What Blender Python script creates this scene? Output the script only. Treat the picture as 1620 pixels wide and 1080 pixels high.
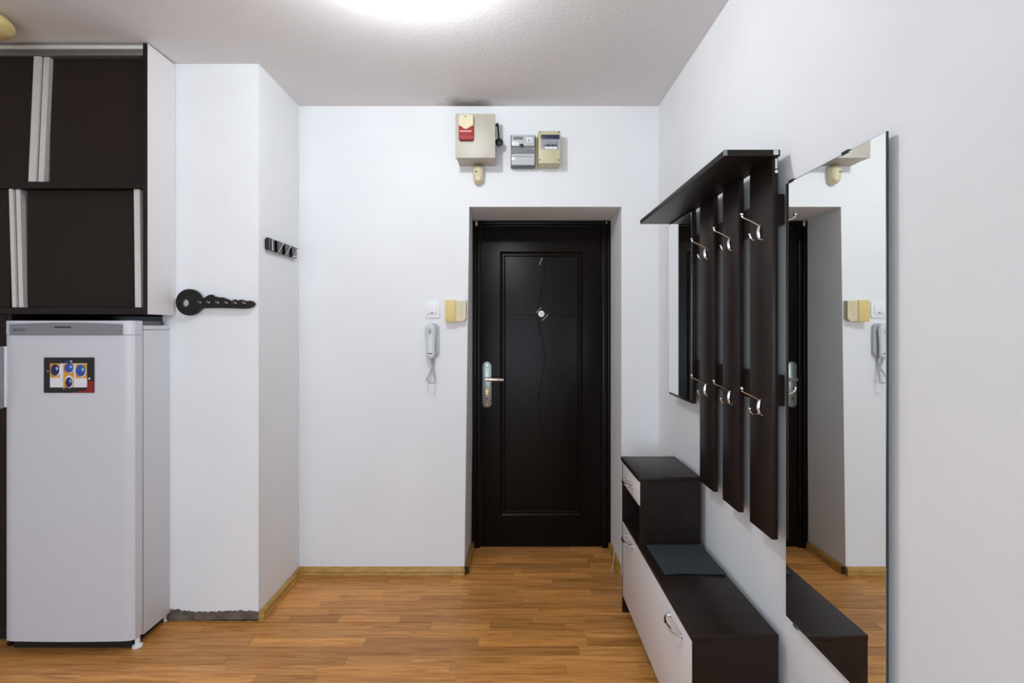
import bpy, bmesh, math, random
from mathutils import Vector, Matrix
random.seed(7)
for o in list(bpy.data.objects): bpy.data.objects.remove(o)
scene = bpy.context.scene
C = scene.collection
R = math.radians

# ------------------------------------------------------------------ camera
CAMZ = 1.382
cd = bpy.data.cameras.new('camera'); cam = bpy.data.objects.new('camera', cd); C.objects.link(cam)
cam.location = (0, 0, CAMZ); cam.rotation_euler = (R(90), 0, 0)
cd.sensor_width = 36; cd.lens = 830/1620*36; cd.shift_y = -22/1620; cd.clip_start = .02
scene.camera = cam
# ------------------------------------------------------------------ world, lights, exposure
w = bpy.data.worlds.new('World'); scene.world = w; w.use_nodes = True
w.node_tree.nodes['Background'].inputs[0].default_value = (.62, .76, 1, 1)
w.node_tree.nodes['Background'].inputs[1].default_value = 2.0
LAMP_STRENGTH = 1280
FILL_POWER = 150
ld = bpy.data.lights.new('added_window_fill', 'AREA'); ld.shape = 'RECTANGLE'; ld.size = 2.6; ld.size_y = 1.8  # fill light in the added rear window, supplies daylight from behind
ld.energy = FILL_POWER; ld.color = (.74, .88, 1)
lo = bpy.data.objects.new('added_window_fill', ld); C.objects.link(lo)
lo.location = (-.8, -2.17, 1.4); lo.rotation_euler = (R(90), 0, 0)
vs = scene.view_settings
vs.view_transform = 'Standard'; vs.look = 'None'; vs.gamma = 1; vs.use_curve_mapping = False
vs.exposure = -0.89

# ------------------------------------------------------------------ materials
def lin(c):
    return tuple((v/255/12.92 if v/255 <= .04045 else ((v/255+.055)/1.055)**2.4) for v in c) + (1,)
MATS = {}
def nmat(name):
    m = bpy.data.materials.new(name); m.use_nodes = True
    nt = m.node_tree; b = nt.nodes['Principled BSDF']; MATS[name] = m
    return m, nt, b
def node(nt, t, **kw):
    n = nt.nodes.new(t)
    for k, v in kw.items():
        if k.startswith('i_'): n.inputs[k[2:].replace('_', ' ')].default_value = v
        else: setattr(n, k, v)
    return n
def simple(name, rgb, rough=.5, metal=0, var=.06, scale=40, bump=0, bscale=200, coat=0, spec=.5, stretch=(1, 1, 1)):
    m, nt, b = nmat(name)
    tc = node(nt, 'ShaderNodeTexCoord'); mp = node(nt, 'ShaderNodeMapping'); mp.inputs['Scale'].default_value = stretch
    nt.links.new(tc.outputs['Object'], mp.inputs['Vector'])
    nz = node(nt, 'ShaderNodeTexNoise', i_Scale=scale, i_Detail=4.0); nt.links.new(mp.outputs[0], nz.inputs['Vector'])
    cr = node(nt, 'ShaderNodeValToRGB'); c = lin(rgb)
    cr.color_ramp.elements[0].position = .3; cr.color_ramp.elements[1].position = .7
    cr.color_ramp.elements[0].color = tuple(v*(1-var) for v in c[:3])+(1,)
    cr.color_ramp.elements[1].color = tuple(min(1, v*(1+var)) for v in c[:3])+(1,)
    nt.links.new(nz.outputs['Fac'], cr.inputs[0]); nt.links.new(cr.outputs[0], b.inputs['Base Color'])
    b.inputs['Roughness'].default_value = rough; b.inputs['Metallic'].default_value = metal
    b.inputs['Coat Weight'].default_value = coat; b.inputs['Specular IOR Level'].default_value = spec
    if bump:
        n2 = node(nt, 'ShaderNodeTexNoise', i_Scale=bscale, i_Detail=3.0); nt.links.new(mp.outputs[0], n2.inputs['Vector'])
        bp = node(nt, 'ShaderNodeBump', i_Strength=bump, i_Distance=.002)
        nt.links.new(n2.outputs['Fac'], bp.inputs['Height']); nt.links.new(bp.outputs[0], b.inputs['Normal'])
    return m
def M(n): return MATS[n]
simple('wall_paint', (236, 236, 237), .75, var=.02, scale=3, bump=.25, bscale=120, spec=.25)
simple('concrete', (112, 100, 90), .95, var=.35, scale=30, bump=.8, bscale=90)
simple('wenge', (31, 20, 16), .4, spec=.26, var=.25, scale=30, stretch=(1, 1, 1), bump=.05, bscale=300)
simple('wenge_panel', (33, 22, 17), .6, var=.2, scale=60, spec=.25)
simple('door_brown', (17, 11, 8), .36, spec=.17, var=.2, scale=60, bump=.06, bscale=400)
simple('white_laminate', (226, 222, 222), .4, var=.015)
simple('fridge_white', (208, 208, 213), .33, var=.01, bump=.06, bscale=500)
simple('fridge_grey', (128, 129, 134), .45, var=.05, scale=300)
simple('gasket', (105, 104, 108), .7)
simple('black', (14, 14, 15), .45)
simple('black_gloss', (20, 18, 18), .2)
simple('aluminium', (222, 219, 213), .4, metal=.45, var=.03)
simple('track_grey', (120, 118, 112), .4, metal=.6)
simple('chrome', (225, 225, 225), .12, metal=1, var=.01)
simple('nickel', (150, 155, 150), .33, metal=.9, var=.08, scale=80)
simple('brass', (205, 175, 110), .3, metal=.8)
simple('cream_plastic', (216, 203, 168), .45, var=.03)
simple('beige_plastic', (196, 187, 152), .45, var=.04)
simple('metal_box', (186, 178, 165), .5, metal=.1, var=.05, scale=12)
simple('gold_cover', (222, 196, 128), .4, var=.05, scale=20)
simple('white_plastic', (238, 238, 240), .4, var=.01)
simple('handle_grey', (140, 141, 145), .4)
simple('grey_plastic', (176, 180, 183), .35, var=.02)
simple('meter_grey', (188, 188, 192), .3, var=.05)
simple('meter_dark', (84, 86, 90), .4)
simple('handset_grey', (206, 210, 214), .3, var=.02)
simple('lcd', (140, 146, 138), .3)
simple('breaker_window', (44, 47, 66), .25)
simple('breaker_grey', (150, 152, 160), .4)
simple('red_lens', (150, 4, 12), .35, var=.15, spec=.25)
simple('highlight_pale', (240, 205, 205), .3)  # tone of the highlight painted on the siren lens
simple('mat_felt', (44, 50, 56), .95, var=.2, scale=200, bump=.6, bscale=600)
simple('skirting', (178, 136, 66), .4, var=.28, scale=14, stretch=(1, 1, 6), bump=.05)
simple('cable_white', (225, 220, 205), .6)
simple('key_black', (24, 19, 16), .4, var=.2, spec=.3)
simple('magnet_black', (17, 13, 13), .25)
simple('magnet_red', (140, 12, 14), .3)
simple('magnet_orange', (214, 150, 40), .3, var=.15)
simple('magnet_white', (225, 224, 228), .3)
simple('magnet_blue', (32, 78, 165), .3, var=.5, scale=90)
simple('magnet_navy', (22, 26, 80), .3, var=.4, scale=90)
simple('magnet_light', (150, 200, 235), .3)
simple('edge_glass', (36, 48, 52), .3)
simple('plinth_dark', (20, 17, 16), .6)
simple('window_frame', (235, 235, 235), .4)
simple('lamp_cream', (230, 208, 140), .35, var=.05, coat=.3)
m, nt, b = nmat('mirror')
b.inputs['Base Color'].default_value = (.90, .92, .905, 1); b.inputs['Metallic'].default_value = 1; b.inputs['Roughness'].default_value = .012
nz = node(nt, 'ShaderNodeTexNoise', i_Scale=3.0); mr = node(nt, 'ShaderNodeMapRange'); mr.inputs[3].default_value = .004; mr.inputs[4].default_value = .02
nt.links.new(nz.outputs['Fac'], mr.inputs[0]); nt.links.new(mr.outputs[0], b.inputs['Roughness'])
m, nt, b = nmat('pane_glass')
nt.nodes.remove(b); tr = node(nt, 'ShaderNodeBsdfTransparent'); gl = node(nt, 'ShaderNodeBsdfGlossy', i_Roughness=.02)
mx = node(nt, 'ShaderNodeMixShader'); mx.inputs[0].default_value = .06
nt.links.new(tr.outputs[0], mx.inputs[1]); nt.links.new(gl.outputs[0], mx.inputs[2])
nt.links.new(mx.outputs[0], nt.nodes['Material Output'].inputs['Surface'])
m, nt, b = nmat('clear_cover')
b.inputs['Base Color'].default_value = (.86, .84, .86, 1); b.inputs['Roughness'].default_value = .12
b.inputs['Alpha'].default_value = .16
m, nt, b = nmat('bulb_glow')
b.inputs['Emission Color'].default_value = (.90, .965, 1, 1); b.inputs['Emission Strength'].default_value = LAMP_STRENGTH
# ceiling with a soot stain
m, nt, b = nmat('ceiling_paint')
tc = node(nt, 'ShaderNodeNewGeometry'); nz = node(nt, 'ShaderNodeTexNoise', i_Scale=9.0, i_Detail=4.0)
nt.links.new(tc.outputs['Position'], nz.inputs['Vector'])
sub = node(nt, 'ShaderNodeVectorMath', operation='SUBTRACT'); sub.inputs[1].default_value = (-.225, 2.93, 2.62)
nt.links.new(tc.outputs['Position'], sub.inputs[0])
ml = node(nt, 'ShaderNodeVectorMath', operation='MULTIPLY'); ml.inputs[1].default_value = (4.2, 7.5, 1)
nt.links.new(sub.outputs[0], ml.inputs[0]); ln = node(nt, 'ShaderNodeVectorMath', operation='LENGTH'); nt.links.new(ml.outputs[0], ln.inputs[0])
ad = node(nt, 'ShaderNodeMath', operation='ADD'); nt.links.new(ln.outputs['Value'], ad.inputs[0])
m5 = node(nt, 'ShaderNodeMath', operation='MULTIPLY_ADD'); m5.inputs[1].default_value = 1.0; m5.inputs[2].default_value = -.5
nt.links.new(nz.outputs['Fac'], m5.inputs[0]); nt.links.new(m5.outputs[0], ad.inputs[1])
cr = node(nt, 'ShaderNodeValToRGB'); cr.color_ramp.interpolation = 'EASE'
cr.color_ramp.elements[0].position = .1; cr.color_ramp.elements[0].color = lin((120, 108, 98))
cr.color_ramp.elements[1].position = 1.0; cr.color_ramp.elements[1].color = lin((226, 222, 222))
nt.links.new(ad.outputs[0], cr.inputs[0]); nt.links.new(cr.outputs[0], b.inputs['Base Color'])
b.inputs['Roughness'].default_value = .85
n2 = node(nt, 'ShaderNodeTexNoise', i_Scale=60.0); bp = node(nt, 'ShaderNodeBump', i_Strength=.25, i_Distance=.003)
nt.links.new(tc.outputs['Position'], n2.inputs['Vector']); nt.links.new(n2.outputs['Fac'], bp.inputs['Height']); nt.links.new(bp.outputs[0], b.inputs['Normal'])
# laminate strips: tone per strip, grain along x
m, nt, b = nmat('laminate')
geo = node(nt, 'ShaderNodeNewGeometry'); oi = node(nt, 'ShaderNodeObjectInfo'); at = node(nt, 'ShaderNodeAttribute', attribute_name='tone')
a1 = node(nt, 'ShaderNodeMath', operation='ADD'); nt.links.new(oi.outputs['Random'], a1.inputs[0]); nt.links.new(at.outputs['Fac'], a1.inputs[1])
fr = node(nt, 'ShaderNodeMath', operation='FRACT'); nt.links.new(a1.outputs[0], fr.inputs[0])
mulr = node(nt, 'ShaderNodeMath', operation='MULTIPLY'); mulr.inputs[1].default_value = 37.0; nt.links.new(fr.outputs[0], mulr.inputs[0])
cmb = node(nt, 'ShaderNodeCombineXYZ')
for k in range(3): nt.links.new(mulr.outputs[0], cmb.inputs[k])
va = node(nt, 'ShaderNodeVectorMath', operation='ADD'); nt.links.new(geo.outputs['Position'], va.inputs[0]); nt.links.new(cmb.outputs[0], va.inputs[1])
mp = node(nt, 'ShaderNodeMapping'); mp.inputs['Scale'].default_value = (1.6, 24, 10); nt.links.new(va.outputs[0], mp.inputs['Vector'])
g1 = node(nt, 'ShaderNodeTexNoise', i_Scale=2.2, i_Detail=6.0, i_Roughness=.65, i_Distortion=.6); nt.links.new(mp.outputs[0], g1.inputs['Vector'])
mp2 = node(nt, 'ShaderNodeMapping'); mp2.inputs['Scale'].default_value = (4, 160, 10); nt.links.new(va.outputs[0], mp2.inputs['Vector'])
g2 = node(nt, 'ShaderNodeTexNoise', i_Scale=2.0, i_Detail=3.0); nt.links.new(mp2.outputs[0], g2.inputs['Vector'])
cr = node(nt, 'ShaderNodeValToRGB'); e = cr.color_ramp.elements
e[0].position = .28; e[0].color = lin((150, 92, 38)); e[1].position = .72; e[1].color = lin((228, 168, 100))
x = e.new(.48); x.color = lin((206, 140, 72))
nt.links.new(g1.outputs['Fac'], cr.inputs[0])
mr = node(nt, 'ShaderNodeMapRange'); mr.inputs[3].default_value = .74; mr.inputs[4].default_value = 1.20; nt.links.new(fr.outputs[0], mr.inputs[0])
mr2 = node(nt, 'ShaderNodeMapRange'); mr2.inputs[1].default_value = .3; mr2.inputs[2].default_value = .7; mr2.inputs[3].default_value = .86; mr2.inputs[4].default_value = 1.08; nt.links.new(g2.outputs['Fac'], mr2.inputs[0])
mm = node(nt, 'ShaderNodeMath', operation='MULTIPLY'); nt.links.new(mr.outputs[0], mm.inputs[0]); nt.links.new(mr2.outputs[0], mm.inputs[1])
vm = node(nt, 'ShaderNodeVectorMath', operation='SCALE'); nt.links.new(cr.outputs[0], vm.inputs[0]); nt.links.new(mm.outputs[0], vm.inputs['Scale'])
nt.links.new(vm.outputs[0], b.inputs['Base Color']); b.inputs['Roughness'].default_value = .36; b.inputs['Specular IOR Level'].default_value = .4

# ------------------------------------------------------------------ mesh helpers (world coordinates in, origin chosen at build)
class MB:
    def __init__(s): s.bm = bmesh.new()
    def box(s, x0, x1, y0, y1, z0, z1, bev=0, seg=2, mat=None):
        vs = [s.bm.verts.new(p) for p in ((x0,y0,z0),(x1,y0,z0),(x1,y1,z0),(x0,y1,z0),(x0,y0,z1),(x1,y0,z1),(x1,y1,z1),(x0,y1,z1))]
        fs = [s.bm.faces.new([vs[i] for i in q]) for q in ((3,2,1,0),(4,5,6,7),(0,1,5,4),(1,2,6,5),(2,3,7,6),(3,0,4,7))]
        if mat is not None:
            for v in vs: v.co = mat @ v.co
        if bev:
            es = list({e for f in fs for e in f.edges})
            bmesh.ops.bevel(s.bm, geom=es, offset=bev, segments=seg, affect='EDGES', profile=.5)
        return s
    def prism(s, front, back):
        """two loops of 3D points, same count, joined by sides and capped"""
        a = [s.bm.verts.new(p) for p in front]; b = [s.bm.verts.new(p) for p in back]; n = len(a)
        s.bm.faces.new(a); s.bm.faces.new(list(reversed(b)))
        for i in range(n):
            j = (i+1) % n; s.bm.faces.new((a[j], a[i], b[i], b[j]))
        return s
    def xz(s, pts, y0, y1, bev=0):
        n0 = set(s.bm.edges); s.prism([(p[0], y0, p[1]) for p in pts], [(p[0], y1, p[1]) for p in pts])
        if bev:
            es = [e for e in s.bm.edges if e not in n0 and all(abs(v.co.y-y0) < 1e-6 for v in e.verts)]
            bmesh.ops.bevel(s.bm, geom=es, offset=bev, segments=2, affect='EDGES', profile=.5)
        return s
    def tube(s, pts, r, n=8, cap=True):
        pts = [Vector(p) for p in pts]; rs = r if isinstance(r, (list, tuple)) else [r]*len(pts); rings = []
        t0 = (pts[1]-pts[0]).normalized(); up = Vector((0, 0, 1)) if abs(t0.z) < .9 else Vector((1, 0, 0))
        u = t0.cross(up).normalized()
        for i, p in enumerate(pts):
            t = (pts[min(i+1, len(pts)-1)]-pts[max(i-1, 0)]).normalized()
            u = (u - t*u.dot(t)).normalized(); v = t.cross(u)
            rings.append([s.bm.verts.new(p+(u*math.cos(2*math.pi*k/n)+v*math.sin(2*math.pi*k/n))*rs[i]) for k in range(n)])
        for a, b in zip(rings, rings[1:]):
            for k in range(n): s.bm.faces.new((a[k], a[(k+1) % n], b[(k+1) % n], b[k]))
        if cap: s.bm.faces.new(list(reversed(rings[0]))); s.bm.faces.new(rings[-1])
        return s
    def lathe(s, prof, c, axis='z', n=24):
        """prof: (radius, height) list turned about axis through c"""
        rings = []
        for r, h in prof:
            ring = []
            for k in range(n):
                a = 2*math.pi*k/n; p = (r*math.cos(a), r*math.sin(a), h)
                if axis == 'y': p = (p[0], p[2], p[1])
                if axis == 'x': p = (p[2], p[0], p[1])
                ring.append(s.bm.verts.new(Vector(c)+Vector(p)))
            rings.append(ring)
        for a, b in zip(rings, rings[1:]):
            for k in range(n): s.bm.faces.new((a[k], a[(k+1) % n], b[(k+1) % n], b[k]))
        s.bm.faces.new(list(reversed(rings[0]))); s.bm.faces.new(rings[-1])
        return s
    def ball(s, c, r, n=10, sc=(1, 1, 1)):
        bmesh.ops.create_uvsphere(s.bm, u_segments=n*2, v_segments=n, radius=r, matrix=Matrix.Translation(c) @ Matrix.Diagonal((*sc, 1)))
        return s
    def build(s, name, mat, parent=None, origin=None, smooth=False):
        bm = s.bm; bmesh.ops.recalc_face_normals(bm, faces=bm.faces)
        if parent is not None: org = Vector(ORG[parent.name])
        elif origin is not None: org = Vector(origin)
        else:
            xs = [v.co for v in bm.verts]
            org = Vector(((min(v.x for v in xs)+max(v.x for v in xs))/2, (min(v.y for v in xs)+max(v.y for v in xs))/2, min(v.z for v in xs)))
        for v in bm.verts: v.co -= org
        me = bpy.data.meshes.new(name); bm.to_mesh(me); bm.free()
        if smooth:
            for p in me.polygons: p.use_smooth = True
            try: me.set_sharp_from_angle(angle=R(40))
            except Exception: pass
        me.materials.append(MATS[mat])
        o = bpy.data.objects.new(name, me); C.objects.link(o); ORG[o.name] = tuple(org)
        if parent is not None: o.parent = parent
        else: o.location = org
        return o
ORG = {}
def tag(o, label=None, cat=None, group=None, kind=None):
    if label: o['label'] = label
    if cat: o['category'] = cat
    if group: o['group'] = group
    if kind: o['kind'] = kind
    return o
def thing(name, loc, label, cat, group=None):
    o = bpy.data.objects.new(name, None); C.objects.link(o); o.location = loc; o.empty_display_size = .1
    ORG[o.name] = tuple(loc); return tag(o, label, cat, group)
def B(name, mat, parent, *a, bev=0, **k): return MB().box(*a, bev=bev, **k).build(name, mat, parent, smooth=bool(bev))
def rrect(cx, cz, hw, hh, r, n=5):
    pts = []
    for sx, sz, a0 in ((1, 1, 0), (-1, 1, 90), (-1, -1, 180), (1, -1, 270)):
        for k in range(n+1):
            a = R(a0+90*k/n); pts.append((cx+sx*(hw-r)+r*math.cos(a), cz+sz*(hh-r)+r*math.sin(a)))
    return pts
def ell(cx, cz, rx, rz, n=20): return [(cx+rx*math.cos(2*math.pi*k/n), cz+rz*math.sin(2*math.pi*k/n)) for k in range(n)]
def text(body, size, name, mat, parent, loc, ext=.0004):
    cu = bpy.data.curves.new(name, 'FONT'); cu.body = body; cu.size = size; cu.extrude = ext
    t = bpy.data.objects.new(name, cu); C.objects.link(t); dg = bpy.context.evaluated_depsgraph_get()
    me = bpy.data.meshes.new_from_object(t.evaluated_get(dg)); bpy.data.objects.remove(t)
    o = bpy.data.objects.new(name, me); C.objects.link(o); me.materials.clear(); me.materials.append(MATS[mat])
    o.parent = parent; o.rotation_euler = (R(90), 0, 0); o.location = Vector(loc)-Vector(ORG[parent.name]); ORG[o.name] = tuple(loc)
    return o

# ------------------------------------------------------------------ the room
H = 2.619; YB = 2.933; YD = 3.277; XR = .82; XC = -1.19; YP = 2.463; XL = -3.2; YR = -2.2
S = lambda o, label=None: tag(o, label, kind='structure')
floor = S(MB().box(XL-.1, XR+.1, YR-.1, 3.45, -.12, -.008).build('floor', 'plinth_dark'), 'honey brown oak laminate floor of staggered strips')
ROW = .062
def strip_rows(y_top, y_stop):
    y = y_top; k = 0
    while y > y_stop+.001:
        yield k, max(y-ROW, y_stop), y
        y -= ROW; k += 1
stuff = MB(); tone = []
for k, y0, y1 in strip_rows(3.33, YR):
    xa, xb = (-.262, .62) if y0 > YB-.01 else (XL, XR)
    x = xa - random.uniform(0, .35)
    g = .0016 if k % 3 == 0 else .0005
    while x < xb:
        L = random.uniform(.24, .56); a, b_ = max(x, xa), min(x+L, xb); x += L
        if b_-a < .02: continue
        gg = .0045 if (k == 14 and (a+b_)/2 < -.25) else g
        bx = (a+.0004, b_-.0004, y0+.0003, y1-gg, -.008, 0)
        if y0 > 1.75 and b_ > -2.5:
            MB().box(*bx).build('floor_strip', 'laminate', floor)
        else:
            stuff.box(*bx); tone += [random.random()]*8
o = stuff.build('floor_strips', 'laminate', floor); o['kind'] = 'stuff'
att = o.data.attributes.new('tone', 'FLOAT', 'POINT')
for i, t in enumerate(tone): att.data[i].value = t

ceiling = S(MB().box(XL-.1, XR+.1, YR-.1, 3.45, H, H+.12).build('ceiling', 'ceiling_paint'), 'white ceiling with a small soot stain above the metal box')
# entrance wall with the door niche; the left jamb edge leans a little
wb = MB()
wb.prism([(XL, YB, 0), (-.266, YB, 0), (-.239, YB, 2.057), (-.239, YB, H), (XL, YB, H)],
         [(XL, 3.45, 0), (-.252, 3.45, 0), (-.250, 3.45, 2.057), (-.250, 3.45, H), (XL, 3.45, H)])
wb.prism([(.612, YB, 0), (XR+.05, YB, 0), (XR+.05, YB, H), (.612, YB, H)], [(.620, 3.45, 0), (XR+.05, 3.45, 0), (XR+.05, 3.45, H), (.620, 3.45, H)])
wb.prism([(-.239, YB, 2.057), (.612, YB, 2.057), (.612, YB, H), (-.239, YB, H)], [(-.250, 3.45, 2.051), (.620, 3.45, 2.051), (.620, 3.45, H), (-.250, 3.45, H)])
S(wb.build('wall_back', 'wall_paint'), 'white entrance wall with deep door niche')
S(MB().box(XR, XR+.12, YR-.1, 3.45, 0, H).build('wall_right', 'wall_paint'), 'long plain white wall on the right')
S(MB().box(XL-.1, XL, YR-.1, 3.45, 0, H).build('wall_left', 'wall_paint'), 'white kitchen side wall')
wr = MB(); wx0, wx1, wz0, wz1 = -2.1, .5, .5, 2.3
wr.box(XL, wx0, YR, YR+.12, 0, H).box(wx1, XR, YR, YR+.12, 0, H).box(wx0, wx1, YR, YR+.12, 0, wz0).box(wx0, wx1, YR, YR+.12, wz1, H)
S(wr.build('wall_rear', 'wall_paint'), 'white wall behind the viewer with an added wide window')
win = bpy.data.objects.new('added_window_1', None); C.objects.link(win); win.location = ((wx0+wx1)/2, YR+.06, wz0); ORG['added_window_1'] = tuple(win.location)  # unseen window, added to bring daylight into the room
S(win, 'wide white framed window added unseen behind the viewer for fill light')
fr_ = MB()
for a, b_ in ((wx0, wx0+.05), (wx1-.05, wx1), (-.83, -.77)): fr_.box(a, b_, YR+.07, YR+.12, wz0, wz1)
fr_.box(wx0+.05, -.83, YR+.07, YR+.12, wz0, wz0+.05).box(wx0+.05, -.83, YR+.07, YR+.12, wz1-.05, wz1)
fr_.box(-.77, wx1-.05, YR+.07, YR+.12, wz0, wz0+.05).box(-.77, wx1-.05, YR+.07, YR+.12, wz1-.05, wz1)
fr_.build('window_frame', 'window_frame', win)
B('pane', 'pane_glass', win, wx0+.05, -.83, YR+.093, YR+.097, wz0+.05, wz1-.05)
B('pane', 'pane_glass', win, -.77, wx1-.05, YR+.093, YR+.097, wz0+.05, wz1-.05)
lo.location.y = YR+.03

# pillar: plaster with a ragged bottom edge over a bare concrete foot
col = bmesh.new()
random.seed(3); n = 44; XPL = -1.64
def rag(u): return .052 + .004*math.sin(u*9+1) + random.uniform(-.003, .004) + (.006 if .05 < u < .2 else 0) - (.004 if .6 < u < .8 else 0)
bot = [(XPL+(XC-XPL)*k/n, rag(k/n)) for k in range(n+1)]
wp = MB()
fpts = [(XPL, YP, H)] + [(x, YP, z) for x, z in bot] + [(XC, YP, H)]
bpts = [(XPL, YB+.005, H)] + [(x, YB+.005, z*.2) for x, z in bot] + [(XC, YB+.005, H)]
es0 = None
wp.prism(fpts, bpts)
pillar = S(wp.build('wall_column', 'wall_paint'), 'white plastered pillar with a broken off skirting at its foot')
cf = MB(); m_ = 30
fp = [(XPL+.004, YP+.030, .06), (XPL+.004, YP+.016, 0)] + [(XPL+.02+(XC-.025-XPL-.02)*k/m_, YP+.012+random.uniform(-.004, .004), 0) for k in range(m_+1)] + [(XC-.004, YP+.02, 0), (XC-.004, YP+.03, .07)]
cf.prism(fp, [(p[0], YB, p[2]) for p in fp])
cf.build('bare_footing', 'concrete', pillar)
cr_ = MB().ball((XPL+.008, YP+.003, .028), .018, 5, (.5, .35, 1.5)).ball((XPL+.012, YP-.001, .008), .01, 4, (1, .5, .8)).build('plaster_lump', 'wall_paint', pillar, smooth=True)

# skirting boards: moulded profile run along a wall
def skirting(name, p0, p1, nrm, label):
    prof = [(.0, .0), (.020, .0), (.021, .010), (.017, .014), (.016, .020), (.018, .026), (.015, .036), (.010, .043), (.004, .047), (0, .047)]
    p0, p1, nrm = Vector(p0), Vector(p1), Vector(nrm)
    f = [p0+nrm*a+Vector((0, 0, h)) for a, h in prof]; b_ = [p1+nrm*a+Vector((0, 0, h)) for a, h in prof]
    return S(MB().prism(f, b_).build(name, 'skirting'), label)
sb = skirting('baseboard_back', (XC+.02, YB, 0), (-.272, YB, 0), (0, -1, 0), 'golden brown skirting along the wall left of the door')
B('end_cap', 'skirting', sb, -.273, -.262, YB-.024, YB-.001, 0, .05, bev=.003)
sp = skirting('baseboard_column', (XC, YP+.004, 0), (XC, YB-.02, 0), (1, 0, 0), 'golden brown skirting on the side of the pillar')
B('end_cap', 'skirting', sp, XC+.0, XC+.025, YP-.002, YP+.010, 0, .051, bev=.003)
B('corner_piece', 'skirting', sp, XC+.001, XC+.026, YB-.026, YB-.001, 0, .050, bev=.003)
sj = skirting('baseboard_jamb_left', (-.262, YB+.006, 0), (-.252, YD-.005, 0), (1, 0, 0), 'golden brown skirting in the left side of the door niche')
B('end_cap', 'plinth_dark', sj, -.262, -.243, YB+.001, YB+.006, .004, .045)
sk = skirting('baseboard_jamb_right', (.613, YB+.006, 0), (.618, YD-.005, 0), (-1, 0, 0), 'golden brown skirting in the right side of the door niche')
skirting('baseboard_right', (XR, .2, 0), (XR, YB, 0), (-1, 0, 0), 'golden brown skirting behind the shoe bench')
skirting('baseboard_right_corner', (.625, YB, 0), (XR-.02, YB, 0), (0, -1, 0), 'golden brown skirting between niche and right corner')

# ------------------------------------------------------------------ entrance door
door = thing('door_1', (.18, YD, 0), 'dark brown panelled entrance door set deep in the niche', None); door['kind'] = 'structure'
Lx0, Lx1, Lz1 = -.197, .563, 2.012
fm = MB()
fm.box(-.249, -.222, YD, YD+.10, 0, 2.049, bev=.003).box(-.222, Lx0-.002, YD+.012, YD+.10, 0, 2.03, bev=.003)
fm.box(.600, .619, YD, YD+.10, 0, 2.049, bev=.003).box(Lx1+.002, .600, YD+.010, YD+.10, 0, 2.03, bev=.003)
fm.box(-.222, .600, YD, YD+.10, 2.028, 2.049, bev=.003).box(Lx0-.002, Lx1+.002, YD+.012, YD+.10, Lz1+.003, 2.028, bev=.003)
fm.build('door_frame', 'door_brown', door, smooth=True)
YL = YD+.020
px0, px1, pz0, pz1 = -.077, .446, .194, 1.862
leaf = B('door_leaf', 'door_brown', door, Lx0, Lx1, YL, YL+.06, .006, Lz1, bev=.004)
mo = MB()
def frame_ring(mb, x0, x1, z0, z1, wd, y0, y1):
    mb.prism([(x0, y1, z0), (x0+wd*.5, y0, z0+wd*.5), (x0+wd, y1, z0+wd)], [(x0, y1, z1), (x0+wd*.5, y0, z1-wd*.5), (x0+wd, y1, z1-wd)])
    mb.prism([(x1, y1, z0), (x1-wd*.5, y0, z0+wd*.5), (x1-wd, y1, z0+wd)], [(x1, y1, z1), (x1-wd*.5, y0, z1-wd*.5), (x1-wd, y1, z1-wd)])
    mb.prism([(x0, y1, z0), (x0+wd*.5, y0, z0+wd*.5), (x0+wd, y1, z0+wd)], [(x1, y1, z0), (x1-wd*.5, y0, z0+wd*.5), (x1-wd, y1, z0+wd)])
    mb.prism([(x0, y1, z1), (x0+wd*.5, y0, z1-wd*.5), (x0+wd, y1, z1-wd)], [(x1, y1, z1), (x1-wd*.5, y0, z1-wd*.5), (x1-wd, y1, z1-wd)])
frame_ring(mo, px0, px1, pz0, pz1, .020, YL-.007, YL+.001)
frame_ring(mo, px0+.026, px1-.026, pz0+.026, pz1-.026, .010, YL-.004, YL+.001)
mo.build('panel_moulding', 'door_brown', leaf)
wv = []
for k in range(60):
    t = k/59; wv.append((.185+.022*math.sin(t*math.pi*4.2+.9)*(1-.2*t), YL-.0005, 1.80-1.15*t))
MB().tube(wv, .0022, 6).build('wavy_line', 'door_brown', leaf)
MB().tube([(px0+.036, YL, 1.462), (px1-.036, YL, 1.462)], .0013, 5).build('cross_line', 'door_brown', leaf)
pk = MB().lathe([(.021, 0), (.021, -.005), (.018, -.008), (.012, -.008), (.010, -.005)], (.184, YL, 1.468), 'y', 24).build('peephole', 'aluminium', door, smooth=True)
MB().lathe([(.009, 0), (.009, -.007)], (.184, YL, 1.468), 'y', 16).build('lens', 'nickel', pk)
MB().tube([(.150, YL-.001, 1.474), (.182, YL-.001, 1.508)], .0016, 6).build('engraved_line', 'aluminium', leaf)
MB().tube([(.188, YL-.001, 1.425), (.228, YL-.001, 1.466)], .0016, 6).build('engraved_line', 'aluminium', leaf)
MB().tube([(.172, YL-.001, 1.775), (.178, YL-.001, 1.795), (.190, YL-.001, 1.820)], .0022, 6).build('engraved_line', 'aluminium', leaf)
zc = 1.025; pl = [(-.187, .90), (-.178, .886), (-.157, .881), (-.137, .886), (-.128, .90), (-.128, 1.148), (-.140, 1.163), (-.157, 1.169), (-.175, 1.163), (-.187, 1.148)]
plate = MB().xz(pl, YL-.008, YL, bev=.003).build('handle_plate', 'nickel', door, smooth=True)
MB().lathe([(.012, 0), (.012, -.045), (.010, -.05)], (-.157, YL-.006, 1.060), 'y', 16).tube([(-.165, YL-.05, 1.060), (-.12, YL-.052, 1.060), (-.085, YL-.050, 1.0595), (-.052, YL-.046, 1.058)], [.011, .012, .012, .011], 14).build('lever', 'chrome', plate, smooth=True)
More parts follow.
